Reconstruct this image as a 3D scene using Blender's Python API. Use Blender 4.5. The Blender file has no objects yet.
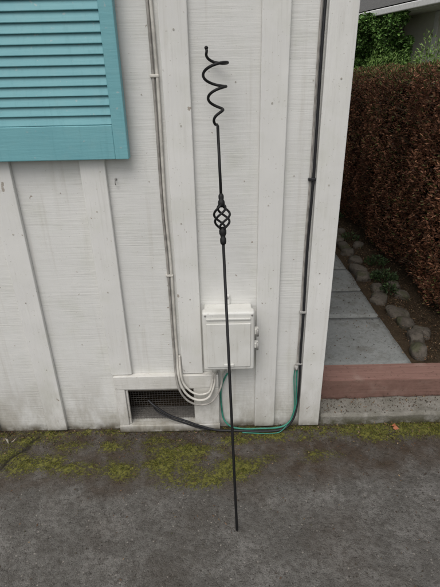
import bpy, math, random, bmesh
import numpy as np
from mathutils import Vector, Matrix, noise as mn
random.seed(4); rng=np.random.default_rng(4)
S=bpy.context.scene
col=S.collection

# ---------------------------------------------------------------- helpers
def link(o,parent=None):
    col.objects.link(o)
    if parent: o.parent=parent
    return o
def empty(name,loc=(0,0,0),rz=0):
    e=bpy.data.objects.new(name,None); e.location=loc; e.rotation_euler=(0,0,rz); e.empty_display_size=.1
    return link(e)
def mesh_obj(name,v,f,mat=None,parent=None,smooth=False):
    m=bpy.data.meshes.new(name); m.from_pydata([tuple(p) for p in v],[],[tuple(q) for q in f]); m.update()
    if smooth: m.polygons.foreach_set('use_smooth',[True]*len(m.polygons))
    o=bpy.data.objects.new(name,m)
    if mat: m.materials.append(mat)
    return link(o,parent)
def box(name,x0,x1,y0,y1,z0,z1,mat,parent=None,bev=.002,seg=2):
    v=[(x0,y0,z0),(x1,y0,z0),(x1,y1,z0),(x0,y1,z0),(x0,y0,z1),(x1,y0,z1),(x1,y1,z1),(x0,y1,z1)]
    f=[(0,3,2,1),(4,5,6,7),(0,1,5,4),(1,2,6,5),(2,3,7,6),(3,0,4,7)]
    o=mesh_obj(name,v,f,mat,parent)
    if bev>0:
        b=o.modifiers.new('b','BEVEL'); b.width=bev; b.segments=seg; b.limit_method='ANGLE'
    return o
def catmull(P,n=8):
    P=[Vector(p) for p in P]
    if len(P)<3: return P
    Q=[P[0]*2-P[1]]+P+[P[-1]*2-P[-2]]; out=[]
    for i in range(1,len(Q)-2):
        a,b,c,d=Q[i-1:i+3]
        for k in range(n):
            t=k/n
            out.append(.5*((2*b)+(c-a)*t+(2*a-5*b+4*c-d)*t*t+(3*b-a-3*c+d)*t**3))
    out.append(P[-1]); return out
def tube_data(P,r,ns=10):
    P=[Vector(p) for p in P]; n=len(P)
    R=r if hasattr(r,'__len__') else [r]*n
    V=[];F=[]; up=None
    for i in range(n):
        t=(P[min(i+1,n-1)]-P[max(i-1,0)]).normalized()
        if up is None:
            a=Vector((0,0,1)) if abs(t.z)<.9 else Vector((1,0,0)); up=(a-t*a.dot(t)).normalized()
        else: up=(up-t*up.dot(t)).normalized()
        s=t.cross(up)
        for k in range(ns):
            an=2*math.pi*k/ns; V.append(P[i]+(up*math.cos(an)+s*math.sin(an))*R[i])
    for i in range(n-1):
        for k in range(ns):
            a=i*ns+k;b=i*ns+(k+1)%ns; F.append((a,b,b+ns,a+ns))
    F.append(tuple(range(ns-1,-1,-1))); F.append(tuple((n-1)*ns+k for k in range(ns)))
    return V,F
def tube(name,P,r,mat,parent=None,ns=10,sm=8):
    if sm: P=catmull(P,sm)
    V,F=tube_data(P,r,ns)
    return mesh_obj(name,V,F,mat,parent,True)

# ---------------------------------------------------------------- materials
class NT:
    def __init__(s,name):
        s.m=bpy.data.materials.new(name); s.m.use_nodes=True; s.t=s.m.node_tree
        s.b=s.t.nodes['Principled BSDF']; s.tc=s.t.nodes.new('ShaderNodeTexCoord')
    def n(s,typ,**k):
        o=s.t.nodes.new('ShaderNode'+typ)
        for a,b in k.items(): setattr(o,a,b)
        return o
    def l(s,a,b): s.t.links.new(a,b)
    def coord(s,scale=(1,1,1)):
        mp=s.n('Mapping'); mp.inputs['Scale'].default_value=scale; s.l(s.tc.outputs['Object'],mp.inputs[0]); return mp.outputs[0]
    def noise(s,scale,stretch=(1,1,1),detail=5,rough=.55):
        o=s.n('TexNoise'); o.inputs['Scale'].default_value=scale; o.inputs['Detail'].default_value=detail; o.inputs['Roughness'].default_value=rough
        s.l(s.coord(stretch),o.inputs['Vector']); return o.outputs['Fac']
    def mr(s,v,a,b,c=0,d=1,smooth=True):
        o=s.n('MapRange'); o.interpolation_type='SMOOTHSTEP' if smooth else 'LINEAR'
        s.l(v,o.inputs[0])
        for i,x in zip((1,2,3,4),(a,b,c,d)): o.inputs[i].default_value=x
        return o.outputs[0]
    def math(s,op,a,b=None):
        o=s.n('Math',operation=op)
        for i,x in enumerate((a,b)):
            if x is None: continue
            if isinstance(x,(int,float)): o.inputs[i].default_value=x
            else: s.l(x,o.inputs[i])
        return o.outputs[0]
    def mix(s,f,a,b,mode='MIX'):
        o=s.n('Mix',data_type='RGBA',blend_type=mode)
        if isinstance(f,(int,float)): o.inputs[0].default_value=f
        else: s.l(f,o.inputs[0])
        for i,x in ((6,a),(7,b)):
            if isinstance(x,tuple): o.inputs[i].default_value=(*x,1)
            else: s.l(x,o.inputs[i])
        return o.outputs[2]
    def attr(s,name,out='Fac'):
        o=s.n('Attribute'); o.attribute_name=name; return o.outputs[out]
    def sep(s,out=2):
        o=s.n('SeparateXYZ'); s.l(s.tc.outputs['Object'],o.inputs[0]); return o.outputs[out]
    def bump(s,hs):
        prev=None
        for h,st,dist in hs:
            b=s.n('Bump'); b.inputs['Distance'].default_value=dist
            if isinstance(st,(int,float)): b.inputs['Strength'].default_value=st
            else: s.l(st,b.inputs['Strength'])
            s.l(h,b.inputs['Height'])
            if prev: s.l(prev,b.inputs['Normal'])
            prev=b.outputs[0]
        s.l(prev,s.b.inputs['Normal'])
    def done(s,c,rough=.6,spec=.4):
        if isinstance(c,tuple): s.b.inputs['Base Color'].default_value=(*c,1)
        else: s.l(c,s.b.inputs['Base Color'])
        if isinstance(rough,(int,float)): s.b.inputs['Roughness'].default_value=rough
        else: s.l(rough,s.b.inputs['Roughness'])
        s.b.inputs['Specular IOR Level'].default_value=spec
        return s.m

def paint(name,base,grain,dirt=1.,rough=.55,chips=True,gb=.35):
    t=NT(name)
    big=t.mr(t.noise(2.2,(1,1,1),4),.3,.7)
    c=t.mix(big,base,tuple(x*.90 for x in base))
    blot=t.mr(t.noise(7,(1,1,1),6,.65),.45,.75)
    c=t.mix(t.math('MULTIPLY',blot,.6),c,(base[0]*.83,base[1]*.84,base[2]*.79))
    g=t.noise(1,grain,4,.6)
    patch=t.mr(t.noise(3.5,(1,1,1),3),.35,.65,.3,1)
    c=t.mix(t.math('MULTIPLY',t.math('MULTIPLY',t.mr(g,.50,.72),.30),patch),c,tuple(x*.70 for x in (base[0],base[1]*.985,base[2]*.95)))
    if dirt>0:
        z=t.sep(2)
        gr=t.mr(z,.0,.50,1,0)
        dn=t.noise(9,(1,1,.45),7,.7)
        d=t.math('MULTIPLY',t.math('POWER',gr,1.5),t.mr(dn,.32,.66))
        c=t.mix(t.math('MULTIPLY',d,.75*dirt),c,(.30,.275,.22))
        gr2=t.mr(z,.0,.055,1,0)
        c=t.mix(t.math('MULTIPLY',gr2,t.mr(t.noise(25,(1,1,1),4),.3,.6,.3,.95)),c,(.10,.085,.055))
        st=t.mr(t.noise(1,(28,28,1.2),5,.6),.54,.75)
        c=t.mix(t.math('MULTIPLY',st,.32*dirt),c,(.42,.39,.33))
    if chips:
        ch=t.mr(t.noise(34,(1,1,.8),3,.5),.72,.745)
        c=t.mix(t.math('MULTIPLY',ch,.75),c,(.27,.22,.17))
        sp=t.mr(t.noise(120,(1,1,1),2,.5),.69,.73)
        c=t.mix(t.math('MULTIPLY',sp,.45),c,(.33,.30,.25))
    t.bump([(g,t.math('MULTIPLY',patch,gb),.004),(t.noise(160,(1,1,1),3),.12,.002),(t.noise(6,(1,1,1),3),.30,.012)])
    return t.done(c,rough,.35)
WHITE=(.705,.70,.672)
m_siding=paint('painted_siding',WHITE,(5,5,130),gb=.48)
m_batten=paint('painted_batten',(.725,.717,.688),(110,110,5),dirt=.8,gb=.38)
m_trim=paint('painted_trim',(.68,.665,.63),(14,14,120),dirt=1.2,gb=.4)

t=NT('teal_paint')
base=(.150,.365,.405)
c=t.mix(t.mr(t.noise(5,(1,1,1),4),.3,.7),base,(.17,.395,.43))
st=t.mr(t.noise(1,(60,60,4),5,.6),.52,.75); c=t.mix(t.math('MULTIPLY',st,.3),c,(.10,.27,.30))
c=t.mix(t.mr(t.noise(16,(1,1,1),6,.7),.5,.75,0,.35),c,(.22,.40,.42))
ch=t.mr(t.noise(60,(1,1,1),3,.5),.69,.73); c=t.mix(t.math('MULTIPLY',ch,.6),c,(.35,.42,.42))
t.bump([(t.noise(1,(8,8,90),4),.3,.003),(t.noise(90,(1,1,1),3),.15,.002)])
m_teal=t.done(c,.52,.4)

t=NT('concrete_driveway_mat')
moss=t.attr('moss'); damp=t.attr('damp'); crack=t.attr('crack')
n1=t.noise(3.0,(1,1,1),6,.68); n2=t.noise(42,(1,1,1),6,.7); n3=t.noise(230,(1,1,1),3,.6); n4=t.noise(11,(1,1,1),6,.7)
c=t.mix(t.mr(n1,.32,.68),(.112,.106,.096),(.21,.20,.186))
c=t.mix(t.mr(n4,.43,.68,0,.65),c,(.080,.073,.064))
c=t.mix(t.mr(n2,.40,.66,0,.8),c,(.075,.069,.060))
v=t.n('TexVoronoi'); v.inputs['Scale'].default_value=150; t.l(t.coord(),v.inputs['Vector'])
sp=t.math('MULTIPLY',t.mr(v.outputs['Distance'],.10,.32,1,0),t.mr(n3,.42,.62))
c=t.mix(t.math('MULTIPLY',sp,.65),c,(.37,.355,.32))
v2=t.n('TexVoronoi'); v2.inputs['Scale'].default_value=62; t.l(t.coord(),v2.inputs['Vector'])
sc=t.n('SeparateColor'); t.l(v2.outputs['Color'],sc.inputs[0])
sp2=t.math('MULTIPLY',t.mr(v2.outputs['Distance'],.10,.26,1,0),t.mr(sc.outputs[0],.72,.76))
c=t.mix(t.math('MULTIPLY',sp2,.65),c,(.36,.33,.29))
sp3=t.math('MULTIPLY',t.mr(v2.outputs['Distance'],.12,.30,1,0),t.mr(sc.outputs[1],.75,.79))
c=t.mix(t.math('MULTIPLY',sp3,.75),c,(.035,.03,.026))
c=t.mix(t.mr(n3,.54,.70,0,.8),c,(.042,.037,.031))
dd=t.math('MULTIPLY',damp,t.mr(t.noise(13,(1,1,1),6,.7),.25,.60,.45,1))
dc=t.mix(t.noise(30,(1,1,1),5,.7),(.026,.018,.012),(.088,.060,.038))
c=t.mix(t.math('MULTIPLY',dd,.95),c,dc)
mm=t.mr(t.math('ADD',moss,t.math('MULTIPLY',t.math('SUBTRACT',t.noise(70,(1,1,1),7,.8),.5),2.2)),.28,.66)
mc=t.mix(t.mr(t.noise(70,(1,1,1),5,.7),.35,.62),(.050,.055,.012),(.175,.170,.032))
c=t.mix(t.math('MULTIPLY',mm,.9),c,mc)
c=t.mix(crack,c,(.02,.017,.013))
t.bump([(n4,.6,.014),(n2,1.,.009),(n3,1.,.0035),(v2.outputs['Distance'],.5,.004),(v.outputs['Distance'],.6,.0025),(mm,.5,.006)])
m_drive=t.done(c,t.mr(damp,0,1,.9,.75),.28)

def concrete(name,a,b,mossy=0,scale=1.,stain=.0):
    t=NT(name); n1=t.noise(4*scale,(1,1,1),6,.65); n2=t.noise(50*scale,(1,1,1),6,.7); n3=t.noise(220,(1,1,1),3)
    c=t.mix(t.mr(n1,.3,.7),a,b); c=t.mix(t.mr(n2,.45,.75,0,.6),c,tuple(x*.45 for x in a))
    c=t.mix(t.mr(n3,.55,.7,0,.45),c,tuple(x*.4 for x in a))
    if stain: c=t.mix(t.mr(t.noise(9,(1,1,1),7,.72),.48,.66,0,stain),c,(.11,.10,.08))
    if mossy:
        z=t.sep(2)
        g=t.mr(z,.0,.062,1,.25)
        k=t.math('MULTIPLY',g,t.mr(t.noise(14,(1,1,1),6,.7),.33,.56))
        c=t.mix(t.math('MULTIPLY',k,mossy),c,(.06,.055,.025))
    t.bump([(n2,.6,.006),(n3,.5,.003)])
    return t.done(c,.9,.25)
m_curb=concrete('rough_concrete',(.29,.275,.245),(.20,.19,.165),.95,1,.4)
m_slab=concrete('slab_concrete',(.275,.285,.275),(.215,.225,.218),0,.8,.5)
m_found=concrete('foundation',(.2,.19,.17),(.14,.13,.12))

t=NT('red_brown_timber')
g=t.noise(1,(4,110,110),6,.65)
c=t.mix(t.mr(g,.3,.7),(.27,.158,.130),(.20,.112,.092))
c=t.mix(t.mr(t.noise(10,(1,1,1),5),.5,.8,0,.7),c,(.32,.235,.20))
front_shade=t.mr(t.sep(2),.158,.148,0,1)  # shade painted into the colour: front face darker than the lit top
c=t.mix(t.math('MULTIPLY',front_shade,t.mr(t.noise(18,(1,1,1),6,.7),.3,.7,.25,.65)),c,(.115,.068,.052))  # noise breaks the painted front shade up with grime
c=t.mix(t.mr(t.noise(60,(1,1,1),5,.7),.57,.70,0,.7),c,(.08,.05,.035))
t.bump([(g,.5,.004)]); m_timber=t.done(c,.8,.25)

t=NT('soil_mat')
c=t.mix(t.noise(14,(1,1,1),6,.7),(.025,.018,.012),(.10,.072,.045))
c=t.mix(t.mr(t.noise(90,(1,1,1),4),.55,.7,0,.8),c,(.14,.10,.06))
t.bump([(t.noise(40,(1,1,1),6,.7),1,.02)]); m_soil=t.done(c,.95,.1)

t=NT('yard_ground_mat')
c=t.mix(t.noise(3,(1,1,1),6,.7),(.05,.055,.025),(.12,.11,.07))
t.bump([(t.noise(30,(1,1,1),6,.7),.8,.02)]); m_yard=t.done(c,.95,.1)

t=NT('stone_mat')
c=t.mix(t.noise(8,(1,1,1),5),(.055,.046,.037),(.155,.135,.112)); c=t.mix(t.mr(t.noise(60,(1,1,1),5),.5,.7,0,.7),c,(.04,.034,.027))
c=t.mix(t.mr(t.noise(11,(1,1,1),4),.50,.64,0,.6),c,(.05,.058,.022))
t.bump([(t.noise(45,(1,1,1),6),.8,.01)]); m_stone=t.done(c,.85,.25)

t=NT('black_iron')
c=t.mix(t.noise(80,(1,1,1),4),(.006,.006,.007),(.014,.0135,.0135)); t.bump([(t.noise(250,(1,1,1),3),.25,.001)])
m_iron=t.done(c,.58,.3)
def simple(name,c,rough=.5,spec=.4,var=.15,sc=30):
    t=NT(name); cc=t.mix(t.mr(t.noise(sc,(1,1,1),5),.35,.7),c,tuple(x*(1-var) for x in c))
    t.bump([(t.noise(sc*4,(1,1,1),3),.1,.001)]); return t.done(cc,rough,spec)
m_black=simple('black_cable_jacket',(.018,.018,.02),.5)
m_green=simple('green_cable_jacket',(.045,.25,.18),.5,.4,.4)
m_wcable=simple('white_cable_jacket',(.60,.575,.52),.5,.4,.3)
m_gcable=simple('painted_grey_cable',(.36,.34,.31),.6,.3,.4)
t=NT('aged_white_plastic')
c=t.mix(t.mr(t.noise(9,(1,1,1),5),.3,.7),(.70,.695,.66),(.62,.61,.565))
c=t.mix(t.mr(t.noise(1,(45,45,4),5,.6),.55,.75,0,.35),c,(.40,.37,.31))
c=t.mix(t.mr(t.noise(110,(1,1,1),3),.68,.74,0,.5),c,(.30,.27,.22))
t.bump([(t.noise(200,(1,1,1),2),.06,.001)]); m_plastic=t.done(c,.42,.45)
m_metal=simple('dull_zinc',(.36,.35,.33),.45,.5,.3)
m_nail=simple('painted_nail',(.50,.47,.42),.5,.4,.4,90)
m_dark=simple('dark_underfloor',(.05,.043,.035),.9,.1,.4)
m_oldwood=simple('dusty_framing_wood',(.20,.17,.135),.9,.1,.4)
m_wire=simple('vent_wire',(.11,.10,.09),.6,.4,.4)
m_beige=simple('neighbour_beige',(.68,.67,.58),.8,.2,.12,5)
m_gutter=simple('gutter_paint',(.76,.76,.74),.5,.3)
m_roof=simple('asphalt_shingle',(.12,.118,.112),.9,.2,.4)
m_glass=simple('dark_window_glass',(.03,.035,.04),.1,.6,.1)
t=NT('leaf_mat'); a=t.n('Attribute'); a.attribute_name='col'
c=t.mix(t.mr(t.noise(70,(1,1,1),2),.3,.7,0,.25),a.outputs['Color'],(.02,.015,.008)); m_leaf=t.done(c,.6,.3)

# ---------------------------------------------------------------- leaf clouds
def leaves(name,pts,nrm,L,W,cols,mat,parent=None,jit=.8,up=0.3):
    N=len(pts)
    d=nrm+rng.normal(0,jit,(N,3)); d[:,2]+=up; d/=np.linalg.norm(d,axis=1)[:,None]
    r=rng.normal(0,1,(N,3)); s=np.cross(d,r); s/=np.linalg.norm(s,axis=1)[:,None]+1e-9
    n=np.cross(d,s)
    Ls=(L*rng.uniform(.6,1.3,N))[:,None]; Ws=(W*rng.uniform(.6,1.3,N))[:,None]
    v=np.empty((N,4,3))
    v[:,0]=pts; v[:,1]=pts+d*Ls*.5+s*Ws*.5+n*Ws*.15; v[:,2]=pts+d*Ls-n*Ls*.15; v[:,3]=pts+d*Ls*.5-s*Ws*.5+n*Ws*.15
    m=bpy.data.meshes.new(name); m.vertices.add(N*4); m.vertices.foreach_set('co',v.reshape(-1))
    m.loops.add(N*4); m.loops.foreach_set('vertex_index',np.arange(N*4,dtype=np.int32))
    m.polygons.add(N); m.polygons.foreach_set('loop_start',np.arange(0,N*4,4,dtype=np.int32))
    m.polygons.foreach_set('loop_total',np.full(N,4,dtype=np.int32))
    m.update(calc_edges=True)
    a=m.attributes.new('col','FLOAT_COLOR','POINT')
    cc=np.ones((N,4,4)); cc[:,:,:3]=cols[:,None,:]; a.data.foreach_set('color',cc.reshape(-1))
    m.materials.append(mat); o=bpy.data.objects.new(name,m); return link(o,parent)
def lump(a,b,s=0):
    return (np.sin(a*7+s+1.3*np.sin(b*5))+np.sin(b*8.3+2*s+1.1*np.sin(a*6.1))+np.sin(a*15+b*11+s)*.6+np.sin(a*27-b*19)*.4)/3
def palette(N,cols,w,var=.25):
    C=np.array(cols)[rng.choice(len(cols),N,p=np.array(w)/sum(w))]
    return C*rng.uniform(1-var,1+var,(N,1))

# ================================================================ GROUND
gr=mesh_obj('ground',[(-80,-80,-.03),(80,-80,-.03),(80,80,-.03),(-80,80,-.03)],[(0,1,2,3)],m_yard)

xs=np.concatenate([np.linspace(-6,-1.35,16)[:-1],np.arange(-1.35,1.6,.012),np.linspace(1.6,5,14)])
ys=np.concatenate([np.linspace(-7,-1.0,16)[:-1],np.arange(-1.0,.06,.010)])
NX,NY=len(xs),len(ys)
V=[];moss=[];damp=[];crack=[]
blobs=[(-.84,-.21,.14,.055,1.0),(-.97,-.17,.10,.05,.85),(-.68,-.24,.10,.04,.75),(-.42,-.25,.15,.05,.8),(-.24,-.24,.13,.05,1.0),(-.12,-.31,.13,.045,.9),(.02,-.26,.13,.05,1.05),
       (-.20,-.15,.17,.035,.95),(.16,-.21,.09,.03,.7),(-.6,-.12,.16,.03,.8),(.75,-.075,.15,.035,1.0),(1.0,-.065,.18,.035,1.0),(.55,-.06,.14,.03,.85),(.30,-.08,.18,.025,.75),(-.95,-.07,.16,.03,.85),
       (-.35,-.09,.12,.025,.8),(.05,-.10,.12,.025,.75),(.40,-.20,.10,.03,.5)]
cp=[(-.86,-.02),(-.90,-.12),(-.965,-.2),(-1.0,-.30),(-1.09,-.42),(-1.3,-.6)]
def segd(x,y,a,b):
    ax,ay=a;bx,by=b;dx,dy=bx-ax,by-ay; tt=max(0,min(1,((x-ax)*dx+(y-ay)*dy)/(dx*dx+dy*dy)))
    return math.hypot(x-ax-tt*dx,y-ay-tt*dy)
for y in ys:
    for x in xs:
        q=Vector((x,y,0)); f=mn.fractal(q*2.3,1,2,4); f2=mn.fractal(q*9+Vector((5,1,0)),1,2,4)
        m=0
        for bx,by,sx,sy,a in blobs:
            e=((x-bx)/sx)**2+((y-by)/sy)**2
            if e<9: m=max(m,a*math.exp(-e*.5))
        m+=.62*math.exp(-((y+.022)/.024)**2)
        m*=.75+.7*f2
        edge=-.35+.13*f+.08*f2+(0 if x<.2 else .10*min(1,(x-.2)/.4))
        tt=max(0,min(1,(y-edge+.08)/.16)); dmp=tt*tt*(3-2*tt)*(.86+.5*f2)
        dmp=max(dmp,1.1*math.exp(-((y+.0)/.065)**2))
        dmp=max(dmp,.55*max(0,f-.12))
        cr=0
        if x<-.6 and y>-.8:
            d=min(segd(x+.02*f2,y+.03*f,cp[i],cp[i+1]) for i in range(len(cp)-1))
            cr=math.exp(-(d/.009)**2); dmp=max(dmp,.9*math.exp(-(d/.04)**2))
        V.append((x,y,.004*f+.0015*f2-.006*cr+(.004*m if m>.3 else 0))); moss.append(max(0,m)); damp.append(max(0,min(1,dmp))); crack.append(min(1,cr))
F=[(j*NX+i,j*NX+i+1,(j+1)*NX+i+1,(j+1)*NX+i) for j in range(NY-1) for i in range(NX-1)]
dr=mesh_obj('concrete_driveway',V,F,m_drive,None,True)
for nm,arr in (('moss',moss),('damp',damp),('crack',crack)):
    a=dr.data.attributes.new(nm,'FLOAT','POINT'); a.data.foreach_set('value',arr)

Vn=np.array(V); M=np.array(moss); ok=np.where((M>.22)&(Vn[:,1]>-.5)&(Vn[:,1]<-.002))[0]
NM=32000
pw=M[ok]**1.6; pick=rng.choice(ok,NM,p=pw/pw.sum()); P=Vn[pick]+rng.uniform(-.006,.006,(NM,3))*[1,1,0]
keep=np.array([mn.noise(Vector((p[0]*28,p[1]*34,0)))+.7*mn.noise(Vector((p[0]*90,p[1]*90,3)))>.0 for p in P]); P=P[keep]
leaves('ground_moss',P,np.tile([0,0,1.],(len(P),1)),.0045,.003,palette(len(P),[(.10,.115,.02),(.19,.185,.035),(.06,.065,.015),(.11,.08,.03)],[4,3.5,2.5,1.5],.35),m_leaf,None,1.,.3)

# ================================================================ WHITE HOUSE
H=empty('white_house')
XR=.424; ZT=2.62
vx0,vx1,vz0,vz1=-.443,-.128,.042,.252
box('siding_left',-4,vx0,0,.02,.0,ZT,m_siding,H,0)
box('siding_right',vx1,XR,0,.02,.0,ZT,m_siding,H,0)
box('siding_upper',vx0,vx1,0,.02,vz1,ZT,m_siding,H,0)
box('siding_lower',vx0,vx1,0,.02,.0,vz0,m_siding,H,0)
box('side_siding',XR,XR+.02,.024,7,.0,ZT,m_siding,H,0)
box('back_siding',-4,XR,6.98,7,.0,ZT,m_siding,H,0)
box('far_side_siding',-4.02,-4,0,7,.0,ZT,m_siding,H,0)
BW=.092
NV=[];NF=[]
def nail(x,y,z,r=.0032):
    v,f=tube_data([(x,y-.0004,z),(x,y-.0011,z)],r,8); o=len(NV); NV.extend(v); NF.extend([tuple(i+o for i in q) for q in f])
for i,cx in enumerate([-3.738,-3.41,-3.082,-2.754,-2.426,-2.098,-1.77,-1.442,-1.114,-.788,-.449,-.130,.198]):
    zb=.326 if cx in (-.449,-.130) else .012
    j=random.uniform(-.0015,.0015)
    box('batten_%d'%i,cx-BW/2+j,cx+BW/2+j,-.019,0,zb,ZT,m_batten,H,.003)
    z=zb+.06
    while z<ZT:
        nail(cx+random.uniform(-.012,.012),-.019,z); z+=random.uniform(.28,.36)
for i in range(20):
    y=.35+i*.33
    box('side_batten_%d'%i,XR+.02,XR+.032,y,y+BW,.012,ZT,m_batten,H,.003)
box('corner_board',.360,.455,-.021,-.0005,.012,ZT,m_batten,H,.003)
for zz in (.1,.42,.8,1.15,1.5): nail(.40+random.uniform(-.01,.02),-.021,zz)
for x in (-.25,.05,.30,-.6,-.93):
    for zz in (.50,.83,1.16,1.49): nail(x+random.uniform(-.05,.05),.0,zz+random.uniform(-.03,.03),.0026)
mesh_obj('nail_heads',NV,NF,m_nail,H,False)
box('corner_board_return',XR+.0205,.458,.0005,.09,.0,ZT,m_batten,H,.002)
box('eave_soffit',-4.3,.85,-.28,0,ZT,ZT+.02,m_trim,H,.002)
box('eave_fascia',-4.3,.85,-.302,-.281,ZT-.03,ZT+.13,m_trim,H,.002)
mesh_obj('roof',[(-4.3,-.32,ZT+.13),(.88,-.32,ZT+.13),(.88,3.5,ZT+1.6),(-4.3,3.5,ZT+1.6),(.88,7.3,ZT+.13),(-4.3,7.3,ZT+.13),(-4.3,-.32,ZT+.10),(.88,-.32,ZT+.10)],[(0,1,2,3),(3,2,4,5),(6,7,1,0)],m_roof,H)
mesh_obj('gable',[(XR,0,ZT),(XR,7,ZT),(XR,3.5,ZT+1.55)],[(0,1,2)],m_siding,H)
box('sill_plate',-1.2,.3,.035,.12,.19,.29,m_oldwood,H,.003)
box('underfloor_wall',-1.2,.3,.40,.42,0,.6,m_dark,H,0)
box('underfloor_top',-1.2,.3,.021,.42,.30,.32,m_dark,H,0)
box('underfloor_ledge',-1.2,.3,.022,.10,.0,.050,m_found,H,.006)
box('underfloor_soil',-1.2,.3,.102,.40,.0,.035,m_soil,H,0)

Vt=empty('foundation_vent')
box('top_rail',-.485,-.015,-.030,-.0005,.252,.323,m_trim,Vt,.003)
box('bottom_rail',-.487,-.013,-.032,-.0005,.004,.043,m_trim,Vt,.003)
box('left_stile',-.485,-.441,-.028,-.0005,.044,.251,m_trim,Vt,.003)
box('right_stile',-.130,-.015,-.028,-.0005,.044,.251,m_trim,Vt,.003)
box('inner_lip_top',-.441,-.130,-.018,-.004,.239,.251,m_trim,Vt,.002)
box('inner_lip_left',-.441,-.431,-.018,-.004,.044,.238,m_trim,Vt,.002)
VV=[];FF=[]
def addtube(a,b,r):
    v,f=tube_data([a,b],r,4); o=len(VV); VV.extend(v); FF.extend([tuple(i+o for i in q) for q in f])
x=-.44
while x<-.13: addtube((x,.012,.043),(x+random.uniform(-.001,.001),.012,.251),.0006); x+=.0125
z=.048
while z<.25: addtube((-.441,.0135,z),(-.13,.0135,z+random.uniform(-.001,.001)),.0006); z+=.0125
mesh_obj('wire_mesh',VV,FF,m_wire,Vt)

# ================================================================ SHUTTER
Sh=empty('window_shutter')
sx0,sx1,sz0,sz1=-.93,-.306,1.262,2.45
SW=.046
y0,y1=-.056,-.0195
box('stile_right',sx1-SW,sx1,y0,y1,sz0,sz1,m_teal,Sh,.003)
box('stile_left',sx0,sx0+SW,y0,y1,sz0,sz1,m_teal,Sh,.003)
box('rail_bottom',sx0+SW,sx1-SW,y0+.003,y1,sz0,sz0+.112,m_teal,Sh,.003)
box('rail_top',sx0+SW,sx1-SW,y0+.003,y1,sz1-.08,sz1,m_teal,Sh,.003)
box('back_board',sx0+SW-.01,sx1-SW+.01,y1-.003,y1+.0008,sz0+.05,sz1-.05,m_teal,Sh,0)
z=sz0+.1135; i=0
while z<sz1-.085:
    a,b=sx0+SW,sx1-SW
    yf,yb=y0+.006,y0+.017
    v=[(a,yf,z),(b,yf,z),(b,yf+.006,z-.002),(a,yf+.006,z-.002),(a,yb,z+.034),(b,yb,z+.034),(b,yb+.006,z+.032),(a,yb+.006,z+.032)]
    o=mesh_obj('slat_%d'%i,v,[(0,1,5,4),(3,7,6,2),(0,3,2,1),(4,5,6,7),(0,4,7,3),(1,2,6,5)],m_teal,Sh)
    bb=o.modifiers.new('b','BEVEL'); bb.width=.0018; bb.segments=2
    z+=.0300; i+=1

# ================================================================ UTILITY BOX
U=empty('utility_box',(0,0,-.036))
box('back_box',-.066,.129,-.055,-.0005,.440,.700,m_plastic,U,.006,3)
box('lid',-.074,.137,-.098,-.0555,.432,.708,m_plastic,U,.010,4)
box('lid_panel',-.058,.121,-.1035,-.0982,.452,.660,m_plastic,U,.004,3)
box('lid_rib',-.058,.121,-.1035,-.0982,.676,.684,m_plastic,U,.002,2)
box('lid_pull',.010,.052,-.110,-.1037,.456,.470,m_plastic,U,.003,2)
box('lower_skirt',-.060,.060,-.048,-.0005,.398,.4395,m_plastic,U,.005,3)
for i,zz in enumerate((.61,.545)):
    box('latch_%d'%i,.1372,.155,-.088,-.060,zz-.012,zz+.012,m_plastic,U,.003)
    tube('latch_pin_%d'%i,[(.150,-.092,zz+.016),(.150,-.092,zz-.016)],.005,m_metal,U,10,0)
box('mount_tab',.020,.040,-.012,-.0005,.7005,.745,m_plastic,U,.004)
tube('tab_screw',[(.030,-.0121,.732),(.030,-.015,.732)],.005,m_metal,U,10,0)
tube('lid_screw_a',[(-.062,-.0975,.696),(-.062,-.1005,.696)],.004,m_metal,U,10,0)
tube('lid_screw_b',[(.126,-.0975,.696),(.126,-.1005,.696)],.004,m_metal,U,10,0)
for i,xx in enumerate((-.030,.002,.034)):
    tube('gland_%d'%i,[(xx,-.026,.399),(xx,-.026,.378)],.0125,m_plastic,U,14,0)
    tube('gland_nut_%d'%i,[(xx,-.026,.388),(xx,-.026,.370)],.0105,m_plastic,U,6,0)

# ================================================================ CABLES
C1=empty('white_cable')
tube('riser_a',[(-.196,-.008,2.6),(-.198,-.008,1.9),(-.1925,-.008,1.5),(-.198,-.008,1.1),(-.193,-.008,.85),(-.1945,-.008,.55),(-.194,-.010,.42),(-.192,-.036,.34),(-.180,-.045,.275),(-.150,-.052,.228),(-.105,-.058,.208),(-.06,-.055,.222),(-.034,-.035,.28),(-.030,-.026,.345)],.0055,m_wcable,C1)
tube('riser_b',[(-.210,-.007,2.6),(-.2085,-.007,1.9),(-.2065,-.007,1.5),(-.2095,-.007,1.1),(-.2065,-.007,.85),(-.208,-.007,.55),(-.207,-.012,.42),(-.203,-.036,.33),(-.190,-.046,.256),(-.155,-.054,.203),(-.10,-.062,.184),(-.045,-.060,.202),(-.005,-.045,.27),(.002,-.026,.345)],.0048,m_gcable,C1)
tube('loop_c',[(-.184,-.012,.42),(-.182,-.035,.355),(-.172,-.044,.295),(-.14,-.050,.252),(-.10,-.054,.236),(-.06,-.050,.245),(-.045,-.038,.28),(-.036,-.030,.34)],.0050,m_wcable,C1)
for i,zz in enumerate((1.52,.80)):
    box('clip_%d'%i,-.217,-.186,-.0150,-.0005,zz-.005,zz+.005,m_wcable,C1,.003)
C2=empty('black_cable')
tube('run',[(.350,-.008,2.6),(.351,-.008,2.0),(.348,-.008,1.6),(.351,-.008,1.2),(.347,-.008,.9),(.350,-.008,.6),(.349,-.009,.42),(.352,-.012,.28),(.350,-.016,.16),(.333,-.034,.075),(.295,-.044,.022),(.24,-.050,.011),(.16,-.052,.012),(.06,-.046,.013),(-.03,-.044,.018),(-.10,-.042,.040),(-.17,-.040,.072),(-.25,-.034,.105),(-.315,-.020,.15),(-.345,.0,.168)],.0052,m_black,C2)
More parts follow.
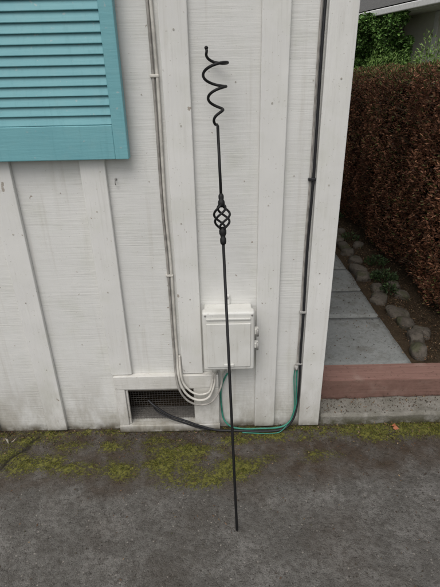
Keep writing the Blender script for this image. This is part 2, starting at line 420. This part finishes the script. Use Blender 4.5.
tube('thin_run',[(.340,-.005,2.6),(.341,-.005,2.0),(.338,-.005,1.6),(.340,-.005,1.2),(.3375,-.005,.9),(.339,-.005,.6),(.338,-.007,.42),(.337,-.012,.34)],.0036,m_gcable,C2)
tube('short_tail',[(-.02,-.040,.014),(-.10,-.036,.022),(-.18,-.036,.058),(-.24,-.03,.080),(-.30,-.006,.098),(-.33,.03,.10)],.0040,m_black,C2)
for i,zz in enumerate((1.17,.62,.36)):
    box('clip_%d'%i,.332,.3595,-.0155,-.0005,zz-.005,zz+.005,m_metal if i>0 else m_black,C2,.002)
C3=empty('green_ground_wire')
tube('run',[(.339,-.010,.350),(.337,-.014,.30),(.341,-.016,.20),(.342,-.020,.125),(.325,-.030,.065),(.29,-.040,.032),(.24,-.046,.024),(.18,-.046,.023),(.10,-.038,.016),(.04,-.028,.022),(.006,-.014,.055),(-.004,-.0085,.12),(-.006,-.0085,.22),(.012,-.012,.29),(.034,-.024,.34)],.0042,m_green,C3)
tube('strand',[(.330,-.010,.345),(.326,-.012,.29),(.333,-.014,.18),(.334,-.02,.11),(.315,-.03,.05),(.27,-.057,.012),(.22,-.064,.008),(.15,-.060,.008),(.09,-.056,.010)],.0026,m_green,C3)
tube('clamp',[(.333,-.012,.352),(.333,-.012,.332)],.0095,m_metal,C3,8,0)
tube('clamp_screw',[(.333,-.018,.342),(.333,-.028,.342)],.004,m_metal,C3,8,0)
Hk=empty('wall_hook')
tube('hook',[(-.372,-.001,1.185),(-.372,-.012,1.185),(-.372,-.020,1.178),(-.372,-.018,1.168),(-.372,-.010,1.166)],.0018,m_metal,Hk,8,6)
tube('hook_base',[(-.372,-.0005,1.185),(-.372,-.003,1.185)],.0045,m_metal,Hk,10,0)

# ================================================================ GARDEN STAKE
G=empty('iron_garden_stake')
A=Vector((.0436,-.556,.006)); B=Vector((-.002,-.050,1.593)); ax=(B-A)
def pt(t): return A+ax*t
d=ax.normalized(); e1=(Vector((1,0,0))-d*d.x).normalized(); e2=d.cross(e1)
tube('shaft_lower',[pt(0),pt(.003),pt(.3),pt(.645)],[.002,.0049,.0050,.0050],m_iron,G,12,0)
tube('shaft_upper',[pt(.718),pt(.86)],.0048,m_iron,G,12,0)
t0,t1=.660,.710; nb=4; VV=[];FF=[]
for k in range(nb):
    P=[]
    for i in range(33):
        s=i/32; r=.004+.0235*math.sin(math.pi*s)**.72; an=2*math.pi*k/nb+s*math.pi*1.3+.5
        P.append(pt(t0+(t1-t0)*s)+(e1*math.cos(an)+e2*math.sin(an))*r)
    v,f=tube_data(P,.0040,8); o=len(VV); VV+=v; FF+=[tuple(i+o for i in q) for q in f]
mesh_obj('twisted_basket',VV,FF,m_iron,G,True)
def lathe(name,prof):
    P=[pt(a) for a,_ in prof]; return tube(name,P,[b for _,b in prof],m_iron,G,16,0)
lathe('lower_collar',[(.630,.0055),(.632,.009),(.636,.0105),(.642,.0105),(.645,.008),(.648,.0085),(.652,.012),(.658,.0125),(.663,.009),(.666,.006)])
lathe('upper_collar',[(.704,.006),(.707,.009),(.711,.0115),(.716,.011),(.719,.008),(.722,.009),(.727,.009),(.731,.0055)])
P=[pt(.858)]; n=170
for i in range(n+1):
    s=i/n; r=.004+.037*min(1,(s*1.25+.06))**.75 if s>0 else .002
    r=min(r,.041)
    if s>.93: r=.041-(s-.93)/.07*.016
    an=math.pi*.75+s*2*math.pi*3.1
    P.append(pt(.862+.132*s)+(e1*math.cos(an)+e2*math.sin(an))*r)
q=P[-1]; P+= [q+Vector((.001,.001,.006)),q+Vector((.000,.002,.012))]
tube('corkscrew_top',P,.0045,m_iron,G,10,0)
tube('tip_ball',[P[-1]+Vector((0,0,-.003)),P[-1],P[-1]+Vector((0,0,.003)),P[-1]+Vector((0,0,.006)),P[-1]+Vector((0,0,.008))],[.003,.0055,.0065,.0045,.002],m_iron,G,12,0)

# ================================================================ CURB, TIMBER, PATH, BEDS
def rough_box(name,x0,x1,y0,y1,z0,z1,mat,res=.03,amp=.004,parent=None,seed=0,bev=.01,smooth=True):
    o=box(name,x0,x1,y0,y1,z0,z1,mat,parent,0)
    b=bmesh.new(); b.from_mesh(o.data)
    bmesh.ops.bevel(b,geom=b.edges[:],offset=bev,segments=2,affect='EDGES')
    for axis,(lo,hi) in enumerate(((x0,x1),(y0,y1),(z0,z1))):
        n=int((hi-lo)/res)
        for i in range(1,n):
            co=[0,0,0]; co[axis]=lo+(hi-lo)*i/n; no=[0,0,0]; no[axis]=1
            bmesh.ops.bisect_plane(b,geom=b.verts[:]+b.edges[:]+b.faces[:],plane_co=co,plane_no=no)
    for v in b.verts:
        v.co+=mn.noise_vector(v.co*9+Vector((seed,0,0)))*amp+mn.noise_vector(v.co*35)*amp*.5
    b.to_mesh(o.data); b.free(); o.data.polygons.foreach_set('use_smooth',[smooth]*len(o.data.polygons)); return o
XP=.461
rough_box('concrete_curb',XP,2.4,-.004,.128,-.02,.058,m_curb,.015,.007,bev=.008)
rough_box('timber_edging',XP,2.4,.131,.262,-.02,.160,m_timber,.12,.0008,bev=.004,smooth=False)
bxs=np.concatenate([np.arange(XP,1.75,.03),np.linspace(1.75,9,16)]); bys=np.concatenate([np.arange(.262,4.5,.05),np.linspace(4.5,16,20)])
Vb=[]
for y in bys:
    for x in bxs:
        h=.130+.012*mn.fractal(Vector((x*5,y*5,0)),1,2,4)+(.02 if x>1.0 else -.01)
        Vb.append((x,y,h))
nx=len(bxs); Fb=[(j*nx+i,j*nx+i+1,(j+1)*nx+i+1,(j+1)*nx+i) for j in range(len(bys)-1) for i in range(nx-1)]
mesh_obj('garden_soil',Vb,Fb,m_soil,None,True)
Pp=empty('paving_path')
y=.270; i=0
for L in (.52,.385,.40,.42,.40,.42,.40,.42,.4,.42,.4):
    rough_box('slab_%d'%i,.475,1.005+random.uniform(-.010,.010),y,y+L-.009,.10,.150+random.uniform(-.003,.003),m_slab,.04,.003,Pp,seed=i,bev=.005); y+=L; i+=1

def rock(V,F,c,s,rz,seed):
    b=bmesh.new(); bmesh.ops.create_icosphere(b,subdivisions=3,radius=1)
    off=len(V); R=Matrix.Rotation(rz,3,'Z')
    for v in b.verts:
        p=v.co.copy(); k=1+.38*mn.noise(p*1.3+Vector((seed*7,0,0)))+.16*mn.noise(p*3.3+Vector((seed,3,0)))
        p=Vector([math.copysign(abs(q)**.72,q) for q in p*k]); p=R@Vector((p.x*s[0],p.y*s[1],p.z*s[2])); V.append(p+Vector(c))
    for f in b.faces: F.append(tuple(v.index+off for v in f.verts))
    b.free()
VV=[];FF=[]; y=.36; k=0
while y<4.6:
    L=random.uniform(.05,.09); rock(VV,FF,(1.075+random.uniform(-.02,.04),y,.158),(random.uniform(.04,.06),L,random.uniform(.03,.05)),random.uniform(-.5,.5),k); k+=1
    if random.random()<.45: rock(VV,FF,(1.19+random.uniform(-.03,.06),y+.05,.158),(.045,.055,.035),random.uniform(0,3),k+50); k+=1
    y+=L*2+random.uniform(.0,.05)
mesh_obj('border_stones',VV,FF,m_stone,None,True)

# leaf litter
N=13000
X=1.02+rng.gamma(2.,.12,N); Y=rng.uniform(.28,4.5,N); P=np.stack([X,Y,np.full(N,.158)+rng.uniform(0,.02,N)],1)
N2=1500; X2=rng.uniform(-1.2,1.3,N2); Y2=-.012-rng.exponential(.07,N2); P2=np.stack([X2,Y2,np.full(N2,.006)],1)
N3=450; P3=np.stack([rng.uniform(.47,1.5,N3),rng.uniform(.0,.125,N3),np.full(N3,.066)],1)
N4=700; P4=np.stack([1.0-.5*rng.random(N4)**2.2,rng.uniform(.29,3.4,N4),np.full(N4,.156)],1)
N5=320; P5=np.stack([rng.uniform(-1.2,1.3,N5),rng.uniform(-.95,-.1,N5),np.full(N5,.006)],1)
P=np.concatenate([P,P2,P3,P4,P5])
leaves('leaf_litter',P,np.tile([0,0,.05],(len(P),1)),.011,.005,palette(len(P),[(.15,.085,.045),(.08,.05,.03),(.26,.18,.10),(.045,.032,.02)],[3,3,1,3]),m_leaf,None,.6,-.0)
VV=[];FF=[]
for k in range(260):
    s=random.uniform(.0012,.0036); yy=-random.expovariate(4)-.01
    b=bmesh.new(); bmesh.ops.create_icosphere(b,subdivisions=1,radius=s); off=len(VV); cx=random.uniform(-1.2,1.2)
    for v in b.verts: VV.append(v.co*random.uniform(.8,1.2)+Vector((cx,yy,s*.5+.002)))
    for f in b.faces: FF.append(tuple(v.index+off for v in f.verts))
    b.free()
mesh_obj('pebbles',VV,FF,m_stone)
leaves('fallen_leaf',np.array([[.80,-.05,.012],[.815,-.045,.012],[-.99,-.10,.012],[-.985,-.09,.012]]),np.array([[1,0,.02],[.3,.9,.02],[-.5,.8,.05],[.6,.5,.1]]),.035,.024,np.array([[.42,.15,.08],[.36,.13,.06],[.45,.42,.35],[.4,.36,.28]]),m_leaf,None,.1,.0)

# ================================================================ HEDGE
def hedge():
    E=empty('brown_hedge')
    x0,x1,ya,yb,zt=1.31,2.15,.12,7.0,1.565
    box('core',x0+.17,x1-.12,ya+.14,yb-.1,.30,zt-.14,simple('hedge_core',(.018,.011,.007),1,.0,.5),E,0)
    PP=[];NN=[]
    N=112000
    Y=ya+(yb-ya)*rng.random(N)**1.5; Z=.17+(zt-.17)*rng.random(N)**.92; dep=rng.exponential(.035,N)
    bul=.06*lump(Y*.9,Z*.8,1)+.028*np.sin(Y*31+3*np.sin(Z*9))*np.sin(Z*23+Y*7)
    X=x0-bul+dep+.08*np.clip((.45-Z)/.28,0,1)+.06*np.clip((Z-1.45)/.12,0,1)**2
    PP.append(np.stack([X,Y,Z],1)); NN.append(np.tile([-.9,0,.15],(N,1)))
    N=34000
    Y=ya+(yb-ya)*rng.random(N)**1.3; X=rng.uniform(x0,x1,N); Z=zt+.05*lump(X,Y,2)-rng.exponential(.03,N)
    PP.append(np.stack([X,Y,Z],1)); NN.append(np.tile([0,0,.9],(N,1)))
    N=15000
    X=rng.uniform(x0,x1,N); Z=rng.uniform(.17,zt,N); Y=ya-.04*lump(X,Z,3)+rng.exponential(.035,N)
    PP.append(np.stack([X,Y,Z],1)); NN.append(np.tile([0,-.9,.15],(N,1)))
    N=12000
    Y=rng.uniform(ya,yb,N); Z=rng.uniform(.17,zt,N); X=x1+.04*lump(Y,Z,5)-rng.exponential(.03,N)
    PP.append(np.stack([X,Y,Z],1)); NN.append(np.tile([.9,0,.15],(N,1)))
    P=np.concatenate(PP); Nn=np.concatenate(NN)
    c=palette(len(P),[(.31,.135,.075),(.205,.088,.050),(.42,.205,.115),(.10,.050,.032),(.18,.14,.065)],[4,4,2.6,2.2,.9],.3)
    k=.5+.5*np.sin(P[:,1]*9+1.5*np.sin(P[:,2]*4))*np.sin(P[:,2]*6+P[:,1]*3)
    c*=(.72+.6*k)[:,None]
    gp=.04+.50*np.clip((P[:,2]-1.46)/.10,0,1)+.10*np.clip(.5+lump(P[:,1]*.5,P[:,2]*.5,7),0,1)*(P[:,2]>.9)
    g=rng.random(len(P))<gp; c[g]=palette(g.sum(),[(.12,.15,.04),(.17,.19,.06)],[1,1])
    leaves('foliage',P,Nn,.025,.0085,c,m_leaf,E,.75,.25)
    VV=[];FF=[]
    for k in range(60):
        yy=ya+.1+k*.11+random.uniform(-.03,.03); xx=random.uniform(1.42,1.8)
        v,f=tube_data([(xx,yy,.10),(xx+random.uniform(-.03,.03),yy+random.uniform(-.04,.04),.3),(xx-.06+random.uniform(-.06,.06),yy+random.uniform(-.08,.08),.6)],[.014,.011,.008],6)
        o=len(VV); VV+=v; FF+=[tuple(i+o for i in q) for q in f]
    for k in range(420):
        yy=random.uniform(ya,4.5); zz=random.uniform(.2,1.45)
        v,f=tube_data([(x0+.16,yy,zz),(x0-.01,yy+random.uniform(-.05,.05),zz+random.uniform(.05,.14))],[.004,.0015],4)
        o=len(VV); VV+=v; FF+=[tuple(i+o for i in q) for q in f]
    mesh_obj('stems',VV,FF,simple('hedge_stem',(.14,.10,.07),.9,.1,.4),E,True)
hedge()

PP=[];NN=[]
for cx,cy,r,n in ((1.20,1.30,.09,420),(1.16,1.08,.05,160),(1.24,1.6,.08,250),(1.2,2.2,.07,160),(1.2,2.9,.10,200)):
    a=rng.uniform(0,6.28,n); rr=r*np.sqrt(rng.random(n)); 
    PP.append(np.stack([cx+rr*np.cos(a),cy+rr*np.sin(a),.17+.08*rng.random(n)*(1-rr/r*.6)],1)); NN.append(np.stack([np.cos(a),np.sin(a),np.full(n,.5)],1))
P=np.concatenate(PP)
leaves('ground_cover_plant',P,np.concatenate(NN),.026,.010,palette(len(P),[(.04,.075,.025),(.065,.11,.04),(.03,.05,.02)],[1,1,1]),m_leaf,None,.5,.3)

def shrub(name,c,r,n,cols,w,L=.05,Wd=.022):
    E=empty(name)
    u=rng.normal(0,1,(n,3)); u/=np.linalg.norm(u,axis=1)[:,None]
    k=1+.25*np.sin(u[:,0]*6+1)*np.sin(u[:,1]*7)+.15*np.sin(u[:,2]*11+u[:,0]*9)
    rad=k*(1-rng.exponential(.13,n)); P=np.array(c)+u*np.array(r)*rad[:,None]
    P=P[P[:,2]>.2]
    leaves('foliage',P,(P-np.array(c))/np.array(r),L,Wd,palette(len(P),cols,w),m_leaf,E,.7,.3)
    VV=[];FF=[]
    for j in range(14):
        an=random.uniform(0,6.28); q=random.uniform(.3,.8)
        v,f=tube_data([(c[0]+.05*math.cos(an),c[1]+.05*math.sin(an),.1),(c[0]+r[0]*q*.4*math.cos(an),c[1]+r[1]*q*.4*math.sin(an),c[2]*.6),(c[0]+r[0]*q*math.cos(an),c[1]+r[1]*q*math.sin(an),c[2]+r[2]*.5)],[.02,.014,.005],6)
        o=len(VV); VV+=v; FF+=[tuple(i+o for i in z) for z in f]
    mesh_obj('branches',VV,FF,m_stone,E,True)
GC=[(.18,.31,.07),(.12,.22,.045),(.27,.40,.11),(.06,.10,.03)]
shrub('green_shrub',(2.62,4.3,1.02),(.45,.75,.78),10000,GC,[3,3,2.4,1.5],.045,.012)
shrub('green_shrub',(2.45,5.7,1.02),(.35,.7,.76),8000,GC,[3,3,2.4,1.5],.045,.012)

# ================================================================ NEIGHBOUR HOUSE
Nh=empty('neighbour_house',(2.83,5.9,-.10),math.radians(19.5))
box('wall',.40,4.2,-4.0,7.5,.0,2.50,m_beige,Nh,0)
box('soffit',-.02,.399,-4.2,7.7,2.46,2.48,m_gutter,Nh,0)
box('gutter',-.10,-.021,-4.2,7.7,2.47,2.56,m_gutter,Nh,.015,3)
mesh_obj('roof',[(-.06,-4.2,2.58),(-.06,7.7,2.58),(2.3,7.7,3.6),(2.3,-4.2,3.6),(4.6,-4.2,2.58),(4.6,7.7,2.58)],[(0,3,2,1),(3,4,5,2)],m_roof,Nh)
box('corner_trim',.375,.3995,-.22,-.14,.0,2.45,m_gutter,Nh,.003)
box('window_frame',.37,.3985,-1.9,-.75,1.0,2.15,m_gutter,Nh,.004)
box('window_glass',.362,.3695,-1.83,-.82,1.07,2.08,m_glass,Nh,0)
n=42000; E=empty('ivy'); E.location=Nh.location; E.rotation_euler=Nh.rotation_euler
Y=-.05+6.4*rng.random(n)**1.5; Z=.9+1.62*rng.random(n); X=.36-.40*np.clip(.5+.5*lump(Y*.5,Z*.6,4),0,1)-.05*rng.random(n)-.12
sel=rng.random(n)<np.clip((Y+.05+.25*lump(Z,Z*.3,2)+.1)/.25,0,1); X,Y,Z=X[sel],Y[sel],Z[sel]; n=len(X)
leaves('foliage',np.stack([X,Y,Z],1),np.tile([-.8,-.2,-.1],(n,1)),.055,.045,palette(n,[(.10,.21,.045),(.14,.28,.065),(.22,.37,.10),(.035,.07,.02)],[3,3,1.8,1.8]),m_leaf,E,.6,-.1)
VV=[];FF=[]
for k in range(40):
    yy=.1+k*.15; v,f=tube_data([(.385,yy,0.1),(.37,yy+random.uniform(-.2,.2),1.2),(.36,yy+random.uniform(-.4,.4),2.4)],[.012,.009,.004],5)
    o=len(VV); VV+=v; FF+=[tuple(i+o for i in z) for z in f]
mesh_obj('vines',VV,FF,m_stone,E,True)

# ================================================================ LIGHT + CAMERA
el,az=math.radians(58),math.radians(200)
w=bpy.data.worlds.new('World'); S.world=w; w.use_nodes=True; nt=w.node_tree
bg=nt.nodes['Background']; sky=nt.nodes.new('ShaderNodeTexSky'); sky.sky_type='NISHITA'; sky.sun_disc=False
sky.sun_elevation=el; sky.sun_rotation=az; sky.air_density=1; sky.dust_density=4; sky.ozone_density=.6
hs=nt.nodes.new('ShaderNodeHueSaturation'); hs.inputs['Saturation'].default_value=.30
nt.links.new(sky.outputs[0],hs.inputs['Color']); nt.links.new(hs.outputs[0],bg.inputs[0]); bg.inputs[1].default_value=.142
sl=bpy.data.lights.new('sun','SUN'); sl.energy=1.0; sl.angle=math.radians(45); sl.color=(1,.975,.93)
so=bpy.data.objects.new('sun',sl); sd=Vector((math.sin(az)*math.cos(el),math.cos(az)*math.cos(el),math.sin(el)))
so.rotation_euler=sd.to_track_quat('Z','Y').to_euler(); so.location=sd*10; link(so)

cam=bpy.data.cameras.new('camera'); cam.sensor_fit='VERTICAL'; cam.sensor_height=36; cam.sensor_width=27; cam.lens=36*441/587
cam.clip_start=.02; cam.clip_end=500
co=bpy.data.objects.new('camera',cam)
co.matrix_world=Matrix.Translation((0,-1.64,1.5))@Matrix.Rotation(math.radians(90-25.7),4,'X')@Matrix.Rotation(math.radians(-1.25),4,'Z')
link(co); S.camera=co
S.view_settings.view_transform='Standard'; S.view_settings.look='None'; S.view_settings.exposure=0
